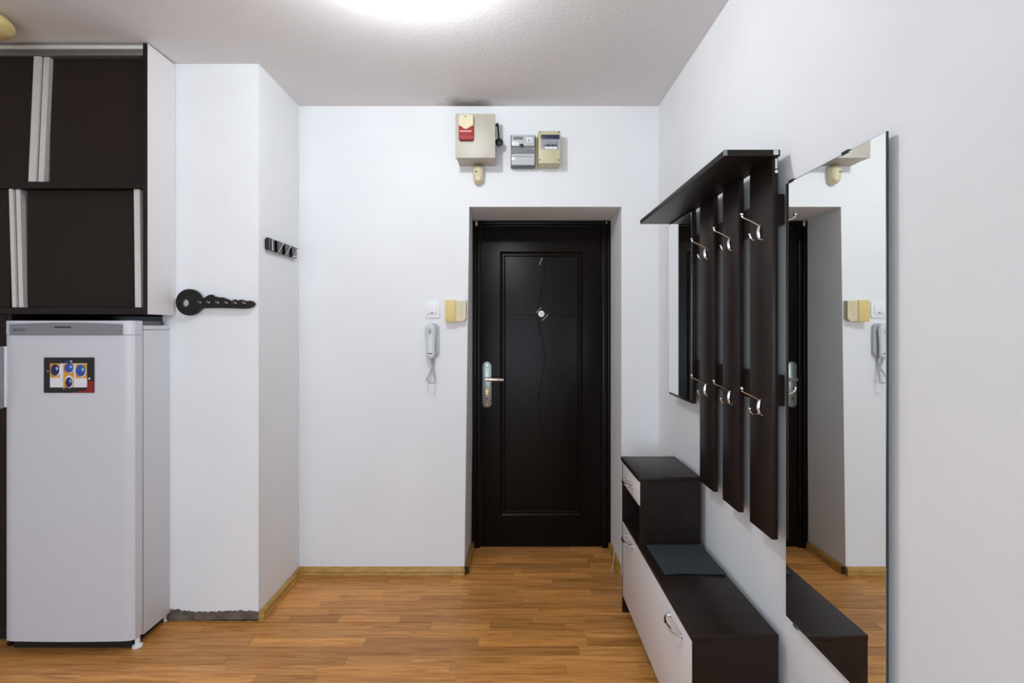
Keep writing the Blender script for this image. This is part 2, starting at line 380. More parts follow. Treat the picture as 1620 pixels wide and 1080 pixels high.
MB().lathe([(.0095, 0), (.0095, -.006)], (-.157, YL-.008, .985), 'y', 16).box(-.162, -.152, YL-.013, YL-.008, .962, .985).build('lock_cylinder', 'brass', plate)
MB().lathe([(.006, 0), (.006, -.001)], (-.157, YL-.008, .938), 'y', 12).build('keyhole', 'black', plate)
MB().lathe([(.004, 0), (.004, -.002)], (-.157, YL-.008, 1.148), 'y', 10).build('screw', 'chrome', plate)
MB().lathe([(.004, 0), (.004, -.002)], (-.157, YL-.008, .902), 'y', 10).build('screw', 'chrome', plate)
B('contact_sensor', 'cream_plastic', door, -.228, -.216, YD-.008, YD, 2.015, 2.047, bev=.002)
B('contact_sensor', 'cream_plastic', door, .588, .592, YD-.004, YD, 2.03, 2.045)

# ------------------------------------------------------------------ ceiling bulb (just above the frame) and cream dome lamp
LX, LY, LZ = -.36, 1.72, 2.518
lamp = thing('ceiling_lamp', (LX, LY, H), 'lit round bulb in a short white ceiling socket', 'lamp')
MB().lathe([(.045, 0), (.045, -.012), (.030, -.018), (.022, -.022), (.022, -.062), (.018, -.066)], (LX, LY, H), 'z', 24).build('socket', 'white_plastic', lamp, smooth=True)
MB().ball((LX, LY, LZ), .032, 10).build('bulb', 'bulb_glow', lamp, smooth=True)
dx, dy = -2.105, 2.05
dome = thing('dome_lamp', (dx, dy, H), 'cream round glass ceiling lamp, unlit, above the fridge corner', 'lamp')
MB().lathe([(.085, 0), (.085, -.010), (.08, -.012)], (dx, dy, H), 'z', 28).build('lamp_base', 'lamp_cream', dome, smooth=True)
MB().lathe([(.09, -.012)]+[(.122*math.cos(R(a)), -.036-.050*math.sin(R(a))) for a in range(-20, 90, 10)]+[(.004, -.0865)], (dx, dy, H), 'z', 32).build('glass_shade', 'lamp_cream', dome, smooth=True)

# ------------------------------------------------------------------ wall cabinet with sliding doors
cy = 2.272; cx1 = -1.58; cx0 = -2.85
cab = thing('wall_cabinet', (-2.2, cy+.2, 1.44), 'dark brown sliding door cupboard hung above the fridge up to the ceiling', 'cabinet')
sp_ = B('side_panel', 'white_laminate', cab, cx1-.017, cx1, cy+.002, YP-.002, 1.440, H-.006)
B('edge_band', 'wenge', sp_, cx1-.018, cx1+.0005, cy, cy+.002, 1.4395, H-.0055)
B('side_panel', 'wenge', cab, cx0, cx0+.018, cy, 2.8, 1.440, H-.006)
B('top_board', 'wenge_panel', cab, cx0+.018, cx1-.018, cy+.02, 2.8, H-.03, H-.012)
B('shelf', 'wenge', cab, cx0+.018, cx1-.018, cy+.002, 2.8, 1.986, 2.014)
B('bottom_board', 'wenge', cab, cx0+.018, cx1-.018, cy+.002, 2.8, 1.4405, 1.468)
B('back_panel', 'wenge_panel', cab, cx0+.018, -1.66, 2.8, 2.81, 1.4405, H-.012)
B('top_track', 'track_grey', cab, cx0+.018, cx1-.018, cy+.003, cy+.05, 2.562, 2.588, bev=.003)
B('top_trim', 'aluminium', cab, cx0+.018, cx1-.018, cy-.004, cy+.02, 2.588, 2.605, bev=.003)
def lean_bar(x_top, x_bot, wd, z0, z1, y0, y1, name, par, mat='aluminium'):
    return MB().prism([(x_bot, y0, z0), (x_bot+wd, y0, z0), (x_top+wd, y0, z1), (x_top, y0, z1)], [(x_bot, y1, z0), (x_bot+wd, y1, z0), (x_top+wd, y1, z1), (x_top, y1, z1)]).build(name, mat, par)
uz0, uz1, lz0, lz1 = 2.016, 2.560, 1.470, 1.984
d = B('sliding_door', 'wenge_panel', cab, -2.645, -2.083, cy+.014, cy+.030, uz0, uz1)
lean_bar(-2.076, -2.100, .029, uz0, uz1, cy+.006, cy+.030, 'edge_profile', d)
lean_bar(-2.047, -2.071, .009, uz0, uz1, cy+.016, cy+.030, 'edge_groove', d, 'track_grey')
d = B('sliding_door', 'wenge_panel', cab, -2.03, -1.600, cy+.034, cy+.050, uz0, uz1)
lean_bar(-2.040, -2.064, .024, uz0, uz1, cy+.014, cy+.050, 'edge_profile', d)
d = B('sliding_door', 'wenge_panel', cab, -2.70, -2.185, cy+.014, cy+.030, lz0, lz1)
lean_bar(-2.185, -2.170, .016, lz0, lz1, cy+.006, cy+.030, 'edge_profile', d)
lean_bar(-2.169, -2.154, .008, lz0, lz1, cy+.016, cy+.030, 'edge_groove', d, 'track_grey')
d = B('sliding_door', 'wenge_panel', cab, -2.13, -1.648, cy+.034, cy+.050, lz0, lz1)
lean_bar(-2.162, -2.148, .019, lz0, lz1, cy+.014, cy+.050, 'edge_profile', d)
lean_bar(-1.648, -1.642, .026, lz0, lz1, cy+.014, cy+.050, 'edge_profile', d)
lean_bar(-1.621, -1.616, .014, lz0, lz1, cy+.030, cy+.050, 'edge_groove', d, 'track_grey')
# tall dark unit at the left of the fridge
tu = thing('tall_cabinet', (-2.5, 2.5, 0), 'tall dark brown cupboard at the left edge beside the fridge', 'cabinet')
B('side_panel', 'wenge', tu, -2.19, -2.172, 2.276, 2.86, 0, 1.438)
B('carcass', 'wenge', tu, -2.84, -2.192, 2.296, 2.86, .08, 1.438)
B('plinth', 'plinth_dark', tu, -2.84, -2.192, 2.33, 2.86, 0, .078)
B('cabinet_door', 'wenge_panel', tu, -2.838, -2.194, 2.276, 2.294, .085, 1.436)

# ------------------------------------------------------------------ fridge
fx0, fx1, fy = -2.152, -1.604, 2.22
fr = thing('fridge', (-1.878, 2.5, 0), 'white single door fridge standing under the brown cupboard', 'fridge')
B('body', 'fridge_white', fr, fx0+.004, fx1-.002, 2.288, 2.84, .042, 1.372, bev=.006)
B('top_panel', 'fridge_white', fr, fx0+.002, fx1, 2.284, 2.84, 1.372, 1.392, bev=.004)
B('gasket', 'gasket', fr, fx0+.014, fx1-.012, 2.277, 2.288, .06, 1.37)
def door_slab(z0, z1, grow=0):
    n = 14; f = []
    for k in range(n+1):
        t = k/n; x = fx0+(fx1-fx0)*t; e = min(t, 1-t)*(fx1-fx0)
        f.append((x, fy-.006*math.sin(math.pi*t)-grow + (.012*(1-e/.028)**2 if e < .028 else 0)))
    f = [(fx0, 2.276)]+f+[(fx1, 2.276)]
    f[1] = (fx0, fy+.014-grow); f[-2] = (fx1, fy+.014-grow)
    f.insert(2, (fx0+.010, fy+.004-grow)); f.insert(-2, (fx1-.010, fy+.004-grow))
    return MB().prism([(x, y, z0) for x, y in f], [(x, y, z1) for x, y in f])
dr = door_slab(.056, 1.350).build('door', 'fridge_white', fr, smooth=True)
tt = door_slab(1.3515, 1.411, .0015).build('door_top_trim', 'fridge_white', fr, smooth=True)
cpts = [(-2.122, 1.352), (-1.644, 1.352), (-1.644, 1.397)]+[(-1.644-.478*k/12, 1.397+.008*math.sin(math.pi*k/12)) for k in range(1, 12)]+[(-2.122, 1.397)]
def yface(x): t = (x-fx0)/(fx1-fx0); return fy-.006*math.sin(math.pi*t)-.0015
ns = 16; cp = MB()
for k in range(ns):
    a = -2.122+.478*k/ns; b_ = -2.122+.478*(k+1)/ns
    ta = 1.397+.006*math.sin(math.pi*k/ns); tb = 1.397+.006*math.sin(math.pi*(k+1)/ns)
    cp.prism([(a, yface(a)-.003, 1.352), (b_, yface(b_)-.003, 1.352), (b_, yface(b_)-.003, tb), (a, yface(a)-.003, ta)],
             [(a, yface(a)+.004, 1.352), (b_, yface(b_)+.004, 1.352), (b_, yface(b_)+.004, tb), (a, yface(a)+.004, ta)])
bmesh.ops.remove_doubles(cp.bm, verts=cp.bm.verts, dist=1e-5)
cpo = cp.build('control_panel', 'fridge_grey', tt)
text('arctic', .0235, 'logo', 'meter_dark', tt, (-2.105, yface(-2.07)-.0036, 1.367))
B('slot', 'black', tt, -1.926, -1.857, yface(-1.88)-.0045, yface(-1.88)-.001, 1.381, 1.3865)
hd = MB().box(-2.164, -2.140, fy-.036, fy-.006, 1.042, 1.302, bev=.006).build('handle', 'handle_grey', dr, smooth=True)
MB().box(-2.168, -2.1405, fy-.008, fy+.012, 1.045, 1.302, bev=.003).build('handle_mount', 'white_plastic', dr, smooth=True)
B('hinge_cover', 'gasket', fr, -1.70, -1.615, 2.255, 2.42, 1.392, 1.414, bev=.008)
for x, y in ((fx0+.03, 2.40), (fx1-.020, 2.275), (fx0+.05, 2.78), (fx1-.03, 2.78)):
    MB().lathe([(.014, .006), (.020, 0), (.020, .008), (.010, .014), (.010, .043)][1:], (x, y, 0), 'z', 14).build('foot', 'white_plastic', fr)
B('shade_block', 'plinth_dark', fr, fx0+.004, fx1-.040, 2.262, 2.83, .004, .042)  # dark block added to stand in for the shade under the fridge

# souvenir magnet
ym = yface(-1.868)+.0013
mg = thing('fridge_magnet', (-1.868, ym, 1.107), 'black and red souvenir magnet with blue ovals on the fridge door', 'magnet')
B('card', 'magnet_black', mg, -1.973, -1.762, ym-.003, ym, 1.107, 1.256)
y1 = ym-.003; lay = lambda k: (y1-.0004*k, y1)
def flat(name, mat, pts, k): MB().xz(pts, y1-.0004*k, y1).build(name, mat, mg)
rc = lambda a, b_, c, d_: [(a, c), (b_, c), (b_, d_), (a, d_)]
ux = lambda u: -1.973+.211*(u-165)/1125; uz = lambda v: 1.256-.149*(v-145)/805
R_ = lambda a, b_, c, d_: rc(ux(a), ux(b_), uz(d_), uz(c))
flat('red_corner', 'magnet_red', [(ux(1135), uz(945)), (ux(1288), uz(945)), (ux(1290), uz(680)), (ux(1140), uz(690))], 1)
flat('red_corner', 'magnet_red', [(ux(800), uz(945)), (ux(1135), uz(945)), (ux(1135), uz(880))], 1)
flat('picture_ground', 'magnet_white', R_(305, 1138, 280, 825), 1)
for a, b_, c, d_ in ((308, 530, 280, 605), (605, 845, 290, 820), (880, 1138, 295, 615)): flat('orange_block', 'magnet_orange', R_(a, b_, c, d_), 2)
flat('white_patch', 'magnet_white', ell(ux(735), uz(650), .017, .018), 3)
for a, c, rx, rz, mt in ((425, 430, .018, .0245, 'magnet_navy'), (735, 385, .019, .0195, 'magnet_blue'), (1000, 445, .0205, .0245, 'magnet_blue'), (735, 710, .0145, .0215, 'magnet_navy')):
    flat('pale_edge', 'magnet_white', ell(ux(a)+.003, uz(c)-.004, rx*.98, rz*.92), 4)
    flat('blue_oval', mt, ell(ux(a), uz(c), rx, rz), 5)
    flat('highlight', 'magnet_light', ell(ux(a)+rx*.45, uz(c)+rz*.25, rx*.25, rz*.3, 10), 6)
flat('print_mark', 'magnet_white', R_(760, 805, 220, 248), 2); flat('print_mark', 'magnet_blue', R_(630, 755, 226, 244), 2)
flat('print_mark', 'magnet_white', R_(1170, 1208, 605, 645), 2); flat('print_mark', 'magnet_orange', R_(600, 632, 842, 865), 2)
flat('print_mark', 'magnet_light', R_(245, 272, 445, 468), 2)

# ------------------------------------------------------------------ key-shaped rack on the pillar
ky = YP; kx = lambda z_: ((z_/10.125+265)-810)/340; kz = lambda z_: CAMZ+(518-(z_/10.125+440))/340
kr = thing('key_rack', (-1.38, ky, 1.43), 'dark wooden key-shaped key rack on the white pillar', 'key rack')
ring = [(350+215*math.cos(R(a)), 385-212*math.sin(R(a))) for a in range(20, 325, 10)]
shank = [(560, 480), (800, 476), (1050, 482), (1200, 488), (1300, 482), (1375, 455), (1405, 412), (1375, 375), (1325, 358), (1270, 368), (1240, 358), (1200, 342), (1165, 345),
         (1135, 362), (1105, 345), (1065, 338), (1030, 362), (1005, 360), (975, 338), (935, 330), (905, 312), (870, 305), (835, 308), (790, 295), (740, 290), (728, 266), (690, 260), (640, 280), (600, 305), (575, 312)]
kb = MB(); out = [(kx(a), kz(b_)) for a, b_ in ring+shank]
hole = [(kx(283+60*math.cos(R(a))), kz(395-62*math.sin(R(a)))) for a in range(0, 360, 15)]
bm = kb.bm
# face with a hole: triangulate between loops with triangle_fill, then extrude
vo = [bm.verts.new((x, ky-.024, z)) for x, z in out]; vh = [bm.verts.new((x, ky-.024, z)) for x, z in hole]
ed = [bm.edges.new((vo[i], vo[(i+1) % len(vo)])) for i in range(len(vo))]+[bm.edges.new((vh[i], vh[(i+1) % len(vh)])) for i in range(len(vh))]
bmesh.ops.triangle_fill(bm, edges=ed, use_beauty=True)
hx, hz = kx(283), kz(395)
for f in [f for f in bm.faces if all(v in vh for v in f.verts)]: bm.faces.remove(f)
ex = bmesh.ops.extrude_face_region(bm, geom=list(bm.faces))
for v in [g for g in ex['geom'] if isinstance(g, bmesh.types.BMVert)]: v.co.y = ky-.012
kb.build('key_board', 'key_black', kr)
for a, b_ in ((450, 330), (1000, 430)): B('spacer', 'key_black', kr, kx(a)-.008, kx(a)+.008, ky-.012, ky, kz(b_)-.008, kz(b_)+.008)
for k in range(6):
    a = 525+k*142; x, z = kx(a), kz(388+k*2.5)
    MB().tube([(x, ky-.022, z), (x, ky-.034, z-.001), (x+.001, ky-.040, z+.003), (x+.001, ky-.042, z+.009)], .0022, 6).ball((x+.001, ky-.026, z), .0035, 5, (1.6, .8, 1)).build('hook', 'chrome', kr, smooth=True)

# ------------------------------------------------------------------ small four-hook rack on the pillar side
hr = thing('hook_rack', (XC, 2.70, 1.757), 'small black rack with four chrome flip hooks on the pillar side', 'hook rack')
B('back_bar', 'black', hr, XC, XC+.006, 2.525, 2.865, 1.765, 1.808)
for k in range(4):
    a = 2.522+k*.0875; b_ = a+.078
    bl = MB().prism([(XC+.006, a, 1.757), (XC+.022, a, 1.757), (XC+.022, a, 1.815), (XC+.006, a, 1.815)], [(XC+.006, b_, 1.757), (XC+.016, b_, 1.757), (XC+.016, b_, 1.815), (XC+.006, b_, 1.815)]).build('block', 'black_gloss', hr)
    if k == 0: MB().tube([(XC+.024, a+.030, 1.758), (XC+.022, a+.032, 1.812)], .003, 6).build('flip_hook', 'chrome', bl)
    else: MB().tube([(XC+.022, a+.008, 1.759), (XC+.034, a+.052, 1.813)], .0034, 6).build('flip_hook', 'chrome', bl)
    if k == 3: MB().tube([(XC+.022, a+.01, 1.758), (XC+.03, a+.045, 1.768)], .003, 6).build('flip_hook', 'chrome', bl)

# ------------------------------------------------------------------ things on the entrance wall
sw = thing('light_switch', (-.444, YB, 1.435), 'square white light switch left of the door', 'light switch')
B('plate', 'white_plastic', sw, -.486, -.402, YB-.009, YB, 1.435, 1.529, bev=.004)
B('rocker_frame', 'white_plastic', sw, -.474, -.418, YB-.012, YB-.009, 1.457, 1.510, bev=.001)
rk = B('rocker', 'white_plastic', sw, -.472, -.420, YB-.015, YB-.011, 1.459, 1.508, bev=.002)
B('indicator', 'black', rk, -.451, -.439, YB-.0158, YB-.015, 1.463, 1.467)

ch = thing('door_chime', (-.312, YB, 1.413), 'cream and gold box chime beside the door niche', 'door chime')
cp_ = [(-.314, 1.416), (-.270, 1.416), (-.2535, 1.432), (-.2535, 1.531), (-.314, 1.531)]
bd = MB().xz(cp_, YB-.036, YB, bev=.002).build('body', 'cream_plastic', ch)
for k in range(8): B('vent_slit', 'beige_plastic', bd, -.290, -.270, YB-.0365, YB-.0355, 1.450+k*.009, 1.452+k*.009)
B('cover', 'gold_cover', ch, -.369, -.3105, YB-.045, YB, 1.414, 1.533, bev=.002)

ic = thing('intercom', (-.447, YB, 1.205), 'white intercom handset hanging below the light switch', 'intercom')
MB().xz(rrect(-.437, 1.312, .030, .093, .026), YB-.022, YB, bev=.005).build('base', 'grey_plastic', ic, smooth=True)
hs = MB(); rings = []
for k in range(25):
    t = k/24; z = 1.207+.197*t
    wd = .031 if t > .6 else .027; wd = .0285+.0025*math.cos((t-.85)*5.5)
    e = min(t, 1-t)*.197; wd *= math.sqrt(max(.02, 1-(1-min(1, e/.03))**2)); dep = .020+.009*(abs(t-.5)*2)**2
    dep *= math.sqrt(max(.04, 1-(1-min(1, e/.022))**2))
    rings.append([hs.bm.verts.new((-.449+wd*math.cos(R(a)), YB-.043-dep*.62*math.sin(R(a)), z)) for a in range(0, 360, 20)])
for a, b_ in zip(rings, rings[1:]):
    for k in range(18): hs.bm.faces.new((a[k], a[(k+1) % 18], b_[(k+1) % 18], b_[k]))
hs.bm.faces.new(rings[0]); hs.bm.faces.new(rings[-1])
ho = hs.build('handset', 'handset_grey', ic, smooth=True)
B('logo_strip', 'black', ho, -.462, -.437, YB-.0592, YB-.055, 1.238, 1.2425)
MB().ball((-.452, YB-.052, 1.365), .02, 8, (.5, .6, 1)).build('ear_pad', 'grey_plastic', ho, smooth=True)
cpth = [(-.445, YB-.035, 1.215), (-.446, YB-.028, 1.185), (-.441, YB-.025, 1.168), (-.448, YB-.028, 1.145), (-.462, YB-.035, 1.115), (-.470, YB-.04, 1.097), (-.462, YB-.05, 1.086), (-.447, YB-.055, 1.079), (-.430, YB-.05, 1.079), (-.424, YB-.045, 1.085), (-.428, YB-.035, 1.105), (-.434, YB-.028, 1.14), (-.439, YB-.022, 1.165), (-.437, YB-.012, 1.19), (-.437, YB-.01, 1.225)]
def smooth_path(p, n=8):
    p = [Vector(q) for q in p]; o = []
    for i in range(len(p)-1):
        a, b_, c, d_ = p[max(i-1, 0)], p[i], p[i+1], p[min(i+2, len(p)-1)]
        for k in range(n):
            t = k/n; o.append(.5*((2*b_)+(c-a)*t+(2*a-5*b_+4*c-d_)*t*t+(3*b_-a-3*c+d_)*t**3))
    return o+[p[-1]]
sp0 = smooth_path(cpth, 10); coil = []
for i in range(len(sp0)-1):
    for k in range(6):
        t = k/6; p = sp0[i].lerp(sp0[i+1], t); ang = (i*6+k)*2*math.pi/7
        coil.append(p+Vector((math.cos(ang), math.sin(ang), .0))*.0032)
MB().tube(coil, .0022, 5).tube(sp0, .0036, 6).build('cord', 'grey_plastic', ic, smooth=True)

# alarm box, siren, pull cord
ax0, ax1, az0, az1, ay = -.300, -.089, 2.281, 2.515, 2.78
ab = thing('alarm_box', (-.195, YB, az0), 'grey metal box high on the wall above the door', 'alarm box')
B('housing', 'metal_box', ab, ax0+.006, ax1-.004, ay+.018, YB, az0+.003, az1-.003)
B('lid', 'metal_box', ab, ax0, ax1, ay, ay+.016, az0, az1, bev=.002)
B('lid_lip', 'metal_box', ab, ax0+.004, ax1-.002, ay+.016, ay+.05, az0+.0015, az0+.003)
sy = ay; si = thing('siren', (-.241, sy, 2.369), 'cream and red alarm siren on the grey metal box', 'siren')
sx0, sx1, sz0, sz1 = -.280, -.203, 2.369, 2.500
mid = [(sx0, 2.443)]+[(sx0+.077*k/12, 2.443-.020*(.5-.5*math.cos(2*math.pi*k/12))) for k in range(1, 12)]+[(sx1, 2.443)]
MB().xz(mid+[(sx1, sz1-.008), (sx1-.008, sz1), (sx0+.008, sz1), (sx0, sz1-.008)], sy-.030, sy, bev=.003).build('cover', 'cream_plastic', si)
red = MB().xz([(sx0, sz0+.006), (sx0+.006, sz0), (sx1-.006, sz0), (sx1, sz0+.006)]+[(x, z-.0005) for x, z in reversed(mid)], sy-.026, sy, bev=.002).build('lens', 'red_lens', si)
B('painted_highlight', 'highlight_pale', red, sx0+.006, sx1-.010, sy-.0275, sy-.0255, 2.4105, 2.4145)  # flash highlight on the red lens, painted as a pale strip
B('ridge', 'red_lens', red, sx0+.004, sx1-.004, sy-.028, sy-.0255, 2.396, 2.399)
MB().lathe([(.0035, 0), (.0035, -.001)], (-.243, sy-.030, 2.489), 'y', 10).build('screw', 'black', si)
kn = thing('cable_plug', (-.066, 2.86, 2.37), 'black round plug dangling on a cable right of the metal box', 'cable')
MB().tube(smooth_path([(-.092, 2.85, 2.487), (-.085, 2.85, 2.478), (-.078, 2.85, 2.49), (-.075, 2.852, 2.45), (-.072, 2.852, 2.42), (-.071, 2.855, 2.395)], 6), .0045, 7).build('cable', 'black', kn, smooth=True)
MB().lathe([(.010, .012), (.020, .008), (.0215, 0), (.020, -.008), (.010, -.012)], (-.070, 2.86, 2.391), 'y', 20).build('plug', 'black', kn, smooth=True)
B('bracket', 'meter_dark', kn, -.0925, -.0895, 2.84, 2.88, 2.43, 2.49)

pr = thing('motion_detector', (-.186, YB, 2.174), 'small cream motion detector under the grey metal box', 'motion detector')
hs = MB(); rings = []
for k in range(17):
    t = k/16; z = 2.174+.105*t; e = min(t, (1-t)*1.6)
    wd = .032*(.86+.14*t)*math.sqrt(max(.05, 1-(1-min(1, e*.105/.030))**2)); dep = (.040+.014*math.sin(math.pi*min(1, (1-t)*1.15)))*math.sqrt(max(.2, 1-(1-min(1, e*.105/.02))**2))
    rings.append([hs.bm.verts.new((-.186+wd*max(-1, min(1, 1.25*math.cos(R(a)))), YB-.010-dep*max(-.2, math.sin(R(a))), z)) for a in range(0, 360, 18)])
for a, b_ in zip(rings, rings[1:]):
    for k in range(20): hs.bm.faces.new((a[k], a[(k+1) % 20], b_[(k+1) % 20], b_[k]))
hs.bm.faces.new(rings[0]); hs.bm.faces.new(rings[-1])
po = hs.build('body', 'cream_plastic', pr, smooth=True)
B('sensor_window', 'black', po, -.202, -.188, YB-.066, YB-.05, 2.232, 2.2365)
MB().ball((-.184, YB-.046, 2.202), .021, 7, (1, .75, .95)).build('lens', 'cream_plastic', po, smooth=True)
B('mount', 'cream_plastic', pr, -.205, -.168, YB-.012, YB, 2.20, 2.27)

mt = thing('electricity_meter', (.06, YB, 2.268), 'grey electricity meter with clear lower cover beside the fuse box', 'meter')
mx0, mx1, my = -.007, .1275, 2.862
B('base', 'meter_dark', mt, mx0, mx1, my+.012, YB, 2.268, 2.439, bev=.005)
fc = B('face', 'meter_grey', mt, mx0+.004, mx1-.004, my, my+.014, 2.372, 2.434, bev=.003)
B('display', 'lcd', fc, mx0+.012, mx0+.070, my-.0015, my+.001, 2.405, 2.424)
for q in range(7): B('digit_block', 'meter_dark', fc, mx0+.018+q*.0065, mx0+.0225+q*.0065, my-.0022, my-.001, 2.410, 2.418)
B('nameplate', 'magnet_white', fc, mx0+.086, mx1-.016, my-.001, my+.001, 2.394, 2.418)
B('mark', 'black', fc, mx0+.094, mx0+.106, my-.0016, my, 2.400, 2.405)
for q in (.016, .035): MB().lathe([(.007, 0), (.007, -.002)], (mx0+q, my, 2.384), 'y', 14).build('button', 'white_plastic', fc)
for a, b_, c, d_ in ((.004, .02, 2.335, 2.365), (.025, .072, 2.338, 2.366), (.09, .112, 2.350, 2.362), (.075, .128, 2.338, 2.347)): B('terminal', 'meter_dark', mt, mx0+a, mx0+b_, my+.004, my+.013, c, d_)
B('seal', 'black', mt, mx0+.048, mx0+.070, my-.004, my+.01, 2.362, 2.384, bev=.003)
B('terminal_strip', 'meter_grey', mt, mx0+.005, mx1-.005, my+.006, my+.014, 2.318, 2.330)
B('terminal_cover', 'clear_cover', mt, mx0+.001, mx1-.001, my-.004, my+.011, 2.269, 2.368, bev=.004)
B('cover_base', 'meter_grey', mt, mx0+.006, mx1-.006, my+.008, my+.014, 2.272, 2.316)

fb = thing('fuse_box', (.203, YB, 2.269), 'cream fuse box with three dark switches high on the wall', 'fuse box')
bx0, bx1, by = .142, .264, 2.842
B('housing', 'beige_plastic', fb, bx0, bx1, by+.010, YB, 2.269, 2.450, bev=.006)
fp = B('cover', 'beige_plastic', fb, bx0+.001, bx1-.001, by, by+.012, 2.271, 2.448, bev=.004)
B('window_recess', 'breaker_grey', fp, bx0+.016, bx1-.012, by-.002, by+.002, 2.348, 2.424)
B('window_lid', 'breaker_window', fp, bx0+.014, bx1-.008, by-.008, by+.001, 2.402, 2.424, bev=.002)
for k in range(3):
    a = bx0+.040+k*.022
    s_ = B('breaker', 'breaker_window', fp, a-.004, a+.0165, by-.006, by-.001, 2.362, 2.372, bev=.001)
    B('toggle', 'breaker_grey', s_, a+.002, a+.010, by-.013, by-.005, 2.366, 2.380, bev=.002)
    B('breaker_base', 'white_plastic', s_, a-.004, a+.0165, by-.005, by-.001, 2.348, 2.360)
for x, z in ((bx0+.010, 2.441), (bx1-.010, 2.441), (bx0+.008, 2.291), (bx1-.010, 2.289)): MB().lathe([(.0035, 0), (.0035, -.0012)], (x, by, z), 'y', 10).build('screw', 'black', fp)
B('cable_duct', 'cream_plastic', None, .1285, .1405, YB-.030, YB, 2.262, 2.438, bev=.002)
tag(bpy.data.objects['cable_duct'], 'thin cream cable duct between the meter and the fuse box', 'cable duct')

# loose white wires at the right niche jamb
wr_ = thing('loose_wire', (.60, YB+.1, 0), 'thin white loose wires by the right side of the door niche', 'wire')
MB().tube(smooth_path([(.612, YB+.16, .075), (.602, YB+.15, .066), (.585, YB+.10, .022), (.57, YB+.06, .004)], 8), .0018, 6).build('wire', 'cable_white', wr_)
MB().tube(smooth_path([(.592, YB-.06, .003), (.60, YB-.066, .006), (.612, YB-.066, .006), (.625, YB-.055, .003)], 8), .0018, 6).build('wire', 'cable_white', wr_)
MB().tube(smooth_path([(.565, YB+.06, .003), (.56, YB+.02, .003), (.562, YB-.0, .003)], 6), .0014, 6).build('wire', 'cable_white', wr_)

# ------------------------------------------------------------------ coat rack with hat shelf, slats, mirror and hooks
xf, xb = .775, .793
rack = thing('coat_rack', (.80, 2.06, .75), 'dark brown coat rack with hat shelf, three slats and chrome hooks', 'coat rack')
B('hat_shelf', 'wenge', rack, .628, xb, 1.551, 2.572, 1.889, 1.908, bev=.001)
for a, b_ in ((1.563, 1.711), (1.794, 1.931), (2.018, 2.166)):
    B('slat', 'wenge', rack, xf, xb, a, b_, .750, 1.889, bev=.001)
B('rail', 'wenge', rack, xb, .812, 1.563, 2.40, 1.690, 1.780)
B('rail', 'wenge', rack, xb, .812, 1.563, 2.40, 1.148, 1.240)
mb_ = B('mirror_board', 'wenge', rack, xf, xb, 2.257, 2.585, 1.055, 1.889, bev=.001)
B('mirror_glass', 'mirror', mb_, xf-.004, xf-.0002, 2.262, 2.577, 1.068, 1.883)
def make_hook():
    h = MB()
    pts = [(-.001+-.005*math.sin(math.pi*k/8), 0, .0+.046*k/8) for k in range(9)]
    h.tube(pts, [.0035, .005, .006, .0062, .0062, .006, .0055, .005, .0035], 8)
    h.tube(smooth_path([(-.002, 0, .044), (-.018, 0, .053), (-.036, 0, .062), (-.050, 0, .068), (-.056, 0, .072), (-.0575, 0, .078)], 6), .0032, 8)
    h.ball((-.0575, 0, .080), .0058, 6)
    h.tube(smooth_path([(-.002, 0, .001), (-.014, 0, -.001), (-.025, 0, .002), (-.031, 0, .009), (-.033, 0, .015)], 6), .003, 8)
    h.ball((-.033, 0, .017), .0048, 6)
    h.ball((-.001, -.013, -.001), .0022, 4); h.tube([(-.001, -.013, -.001), (-.001, 0, .001)], .0014, 5)
    return h.build('hook', 'chrome', None, origin=(0, 0, 0), smooth=True)
hk = make_hook(); first = True
for yy in (1.637, 1.8625, 2.092):
    for zz in (1.655, 1.112):
        o = hk if first else hk.copy()
        if not first: C.objects.link(o)
        first = False; o.parent = rack; o.location = Vector((xf, yy, zz))-Vector(rack.location)
B('bracket', 'chrome', rack, .772, .787, 1.549, 1.5515, 1.892, 1.906)
B('bracket', 'chrome', rack, .783, .790, 1.5610, 1.563, 1.855, 1.885)
MB().lathe([(.005, 0), (.005, -.002)], (.7865, 1.5612, 1.846), 'y', 10).build('screw', 'white_plastic', rack)
MB().box(.6265, .636, 1.5495, 1.556, 1.890, 1.907).build('corner_clip', 'nickel', rack)
for yy in (1.70, 2.30, 2.5): B('wall_spacer', 'wenge', rack, xb if yy > 2.4 else .812, XR, yy-.02, yy+.02, 1.72, 1.75)

# ------------------------------------------------------------------ tall frameless wall mirror
wm = thing('wall_mirror', (.81, 1.328, .536), 'tall frameless mirror on the white wall beside the coat rack', 'mirror')
ma, mb2, mza, mzb = 1.122, 1.534, .540, 1.802
B('backing', 'edge_glass', wm, .8015, .8055, ma, mb2, mza, mzb)
B('mirror_glass', 'mirror', wm, .8000, .8015, ma+.0015, mb2-.0015, mza+.0015, mzb-.0015)
for yy in (1.505, 1.26): B('clip', 'black', wm, .7985, XR, yy-.012, yy+.012, mzb-.004, mzb+.004)
for yy in (1.48, 1.19): B('clip', 'nickel', wm, .7985, XR, yy-.012, yy+.012, mza-.004, mza+.004)

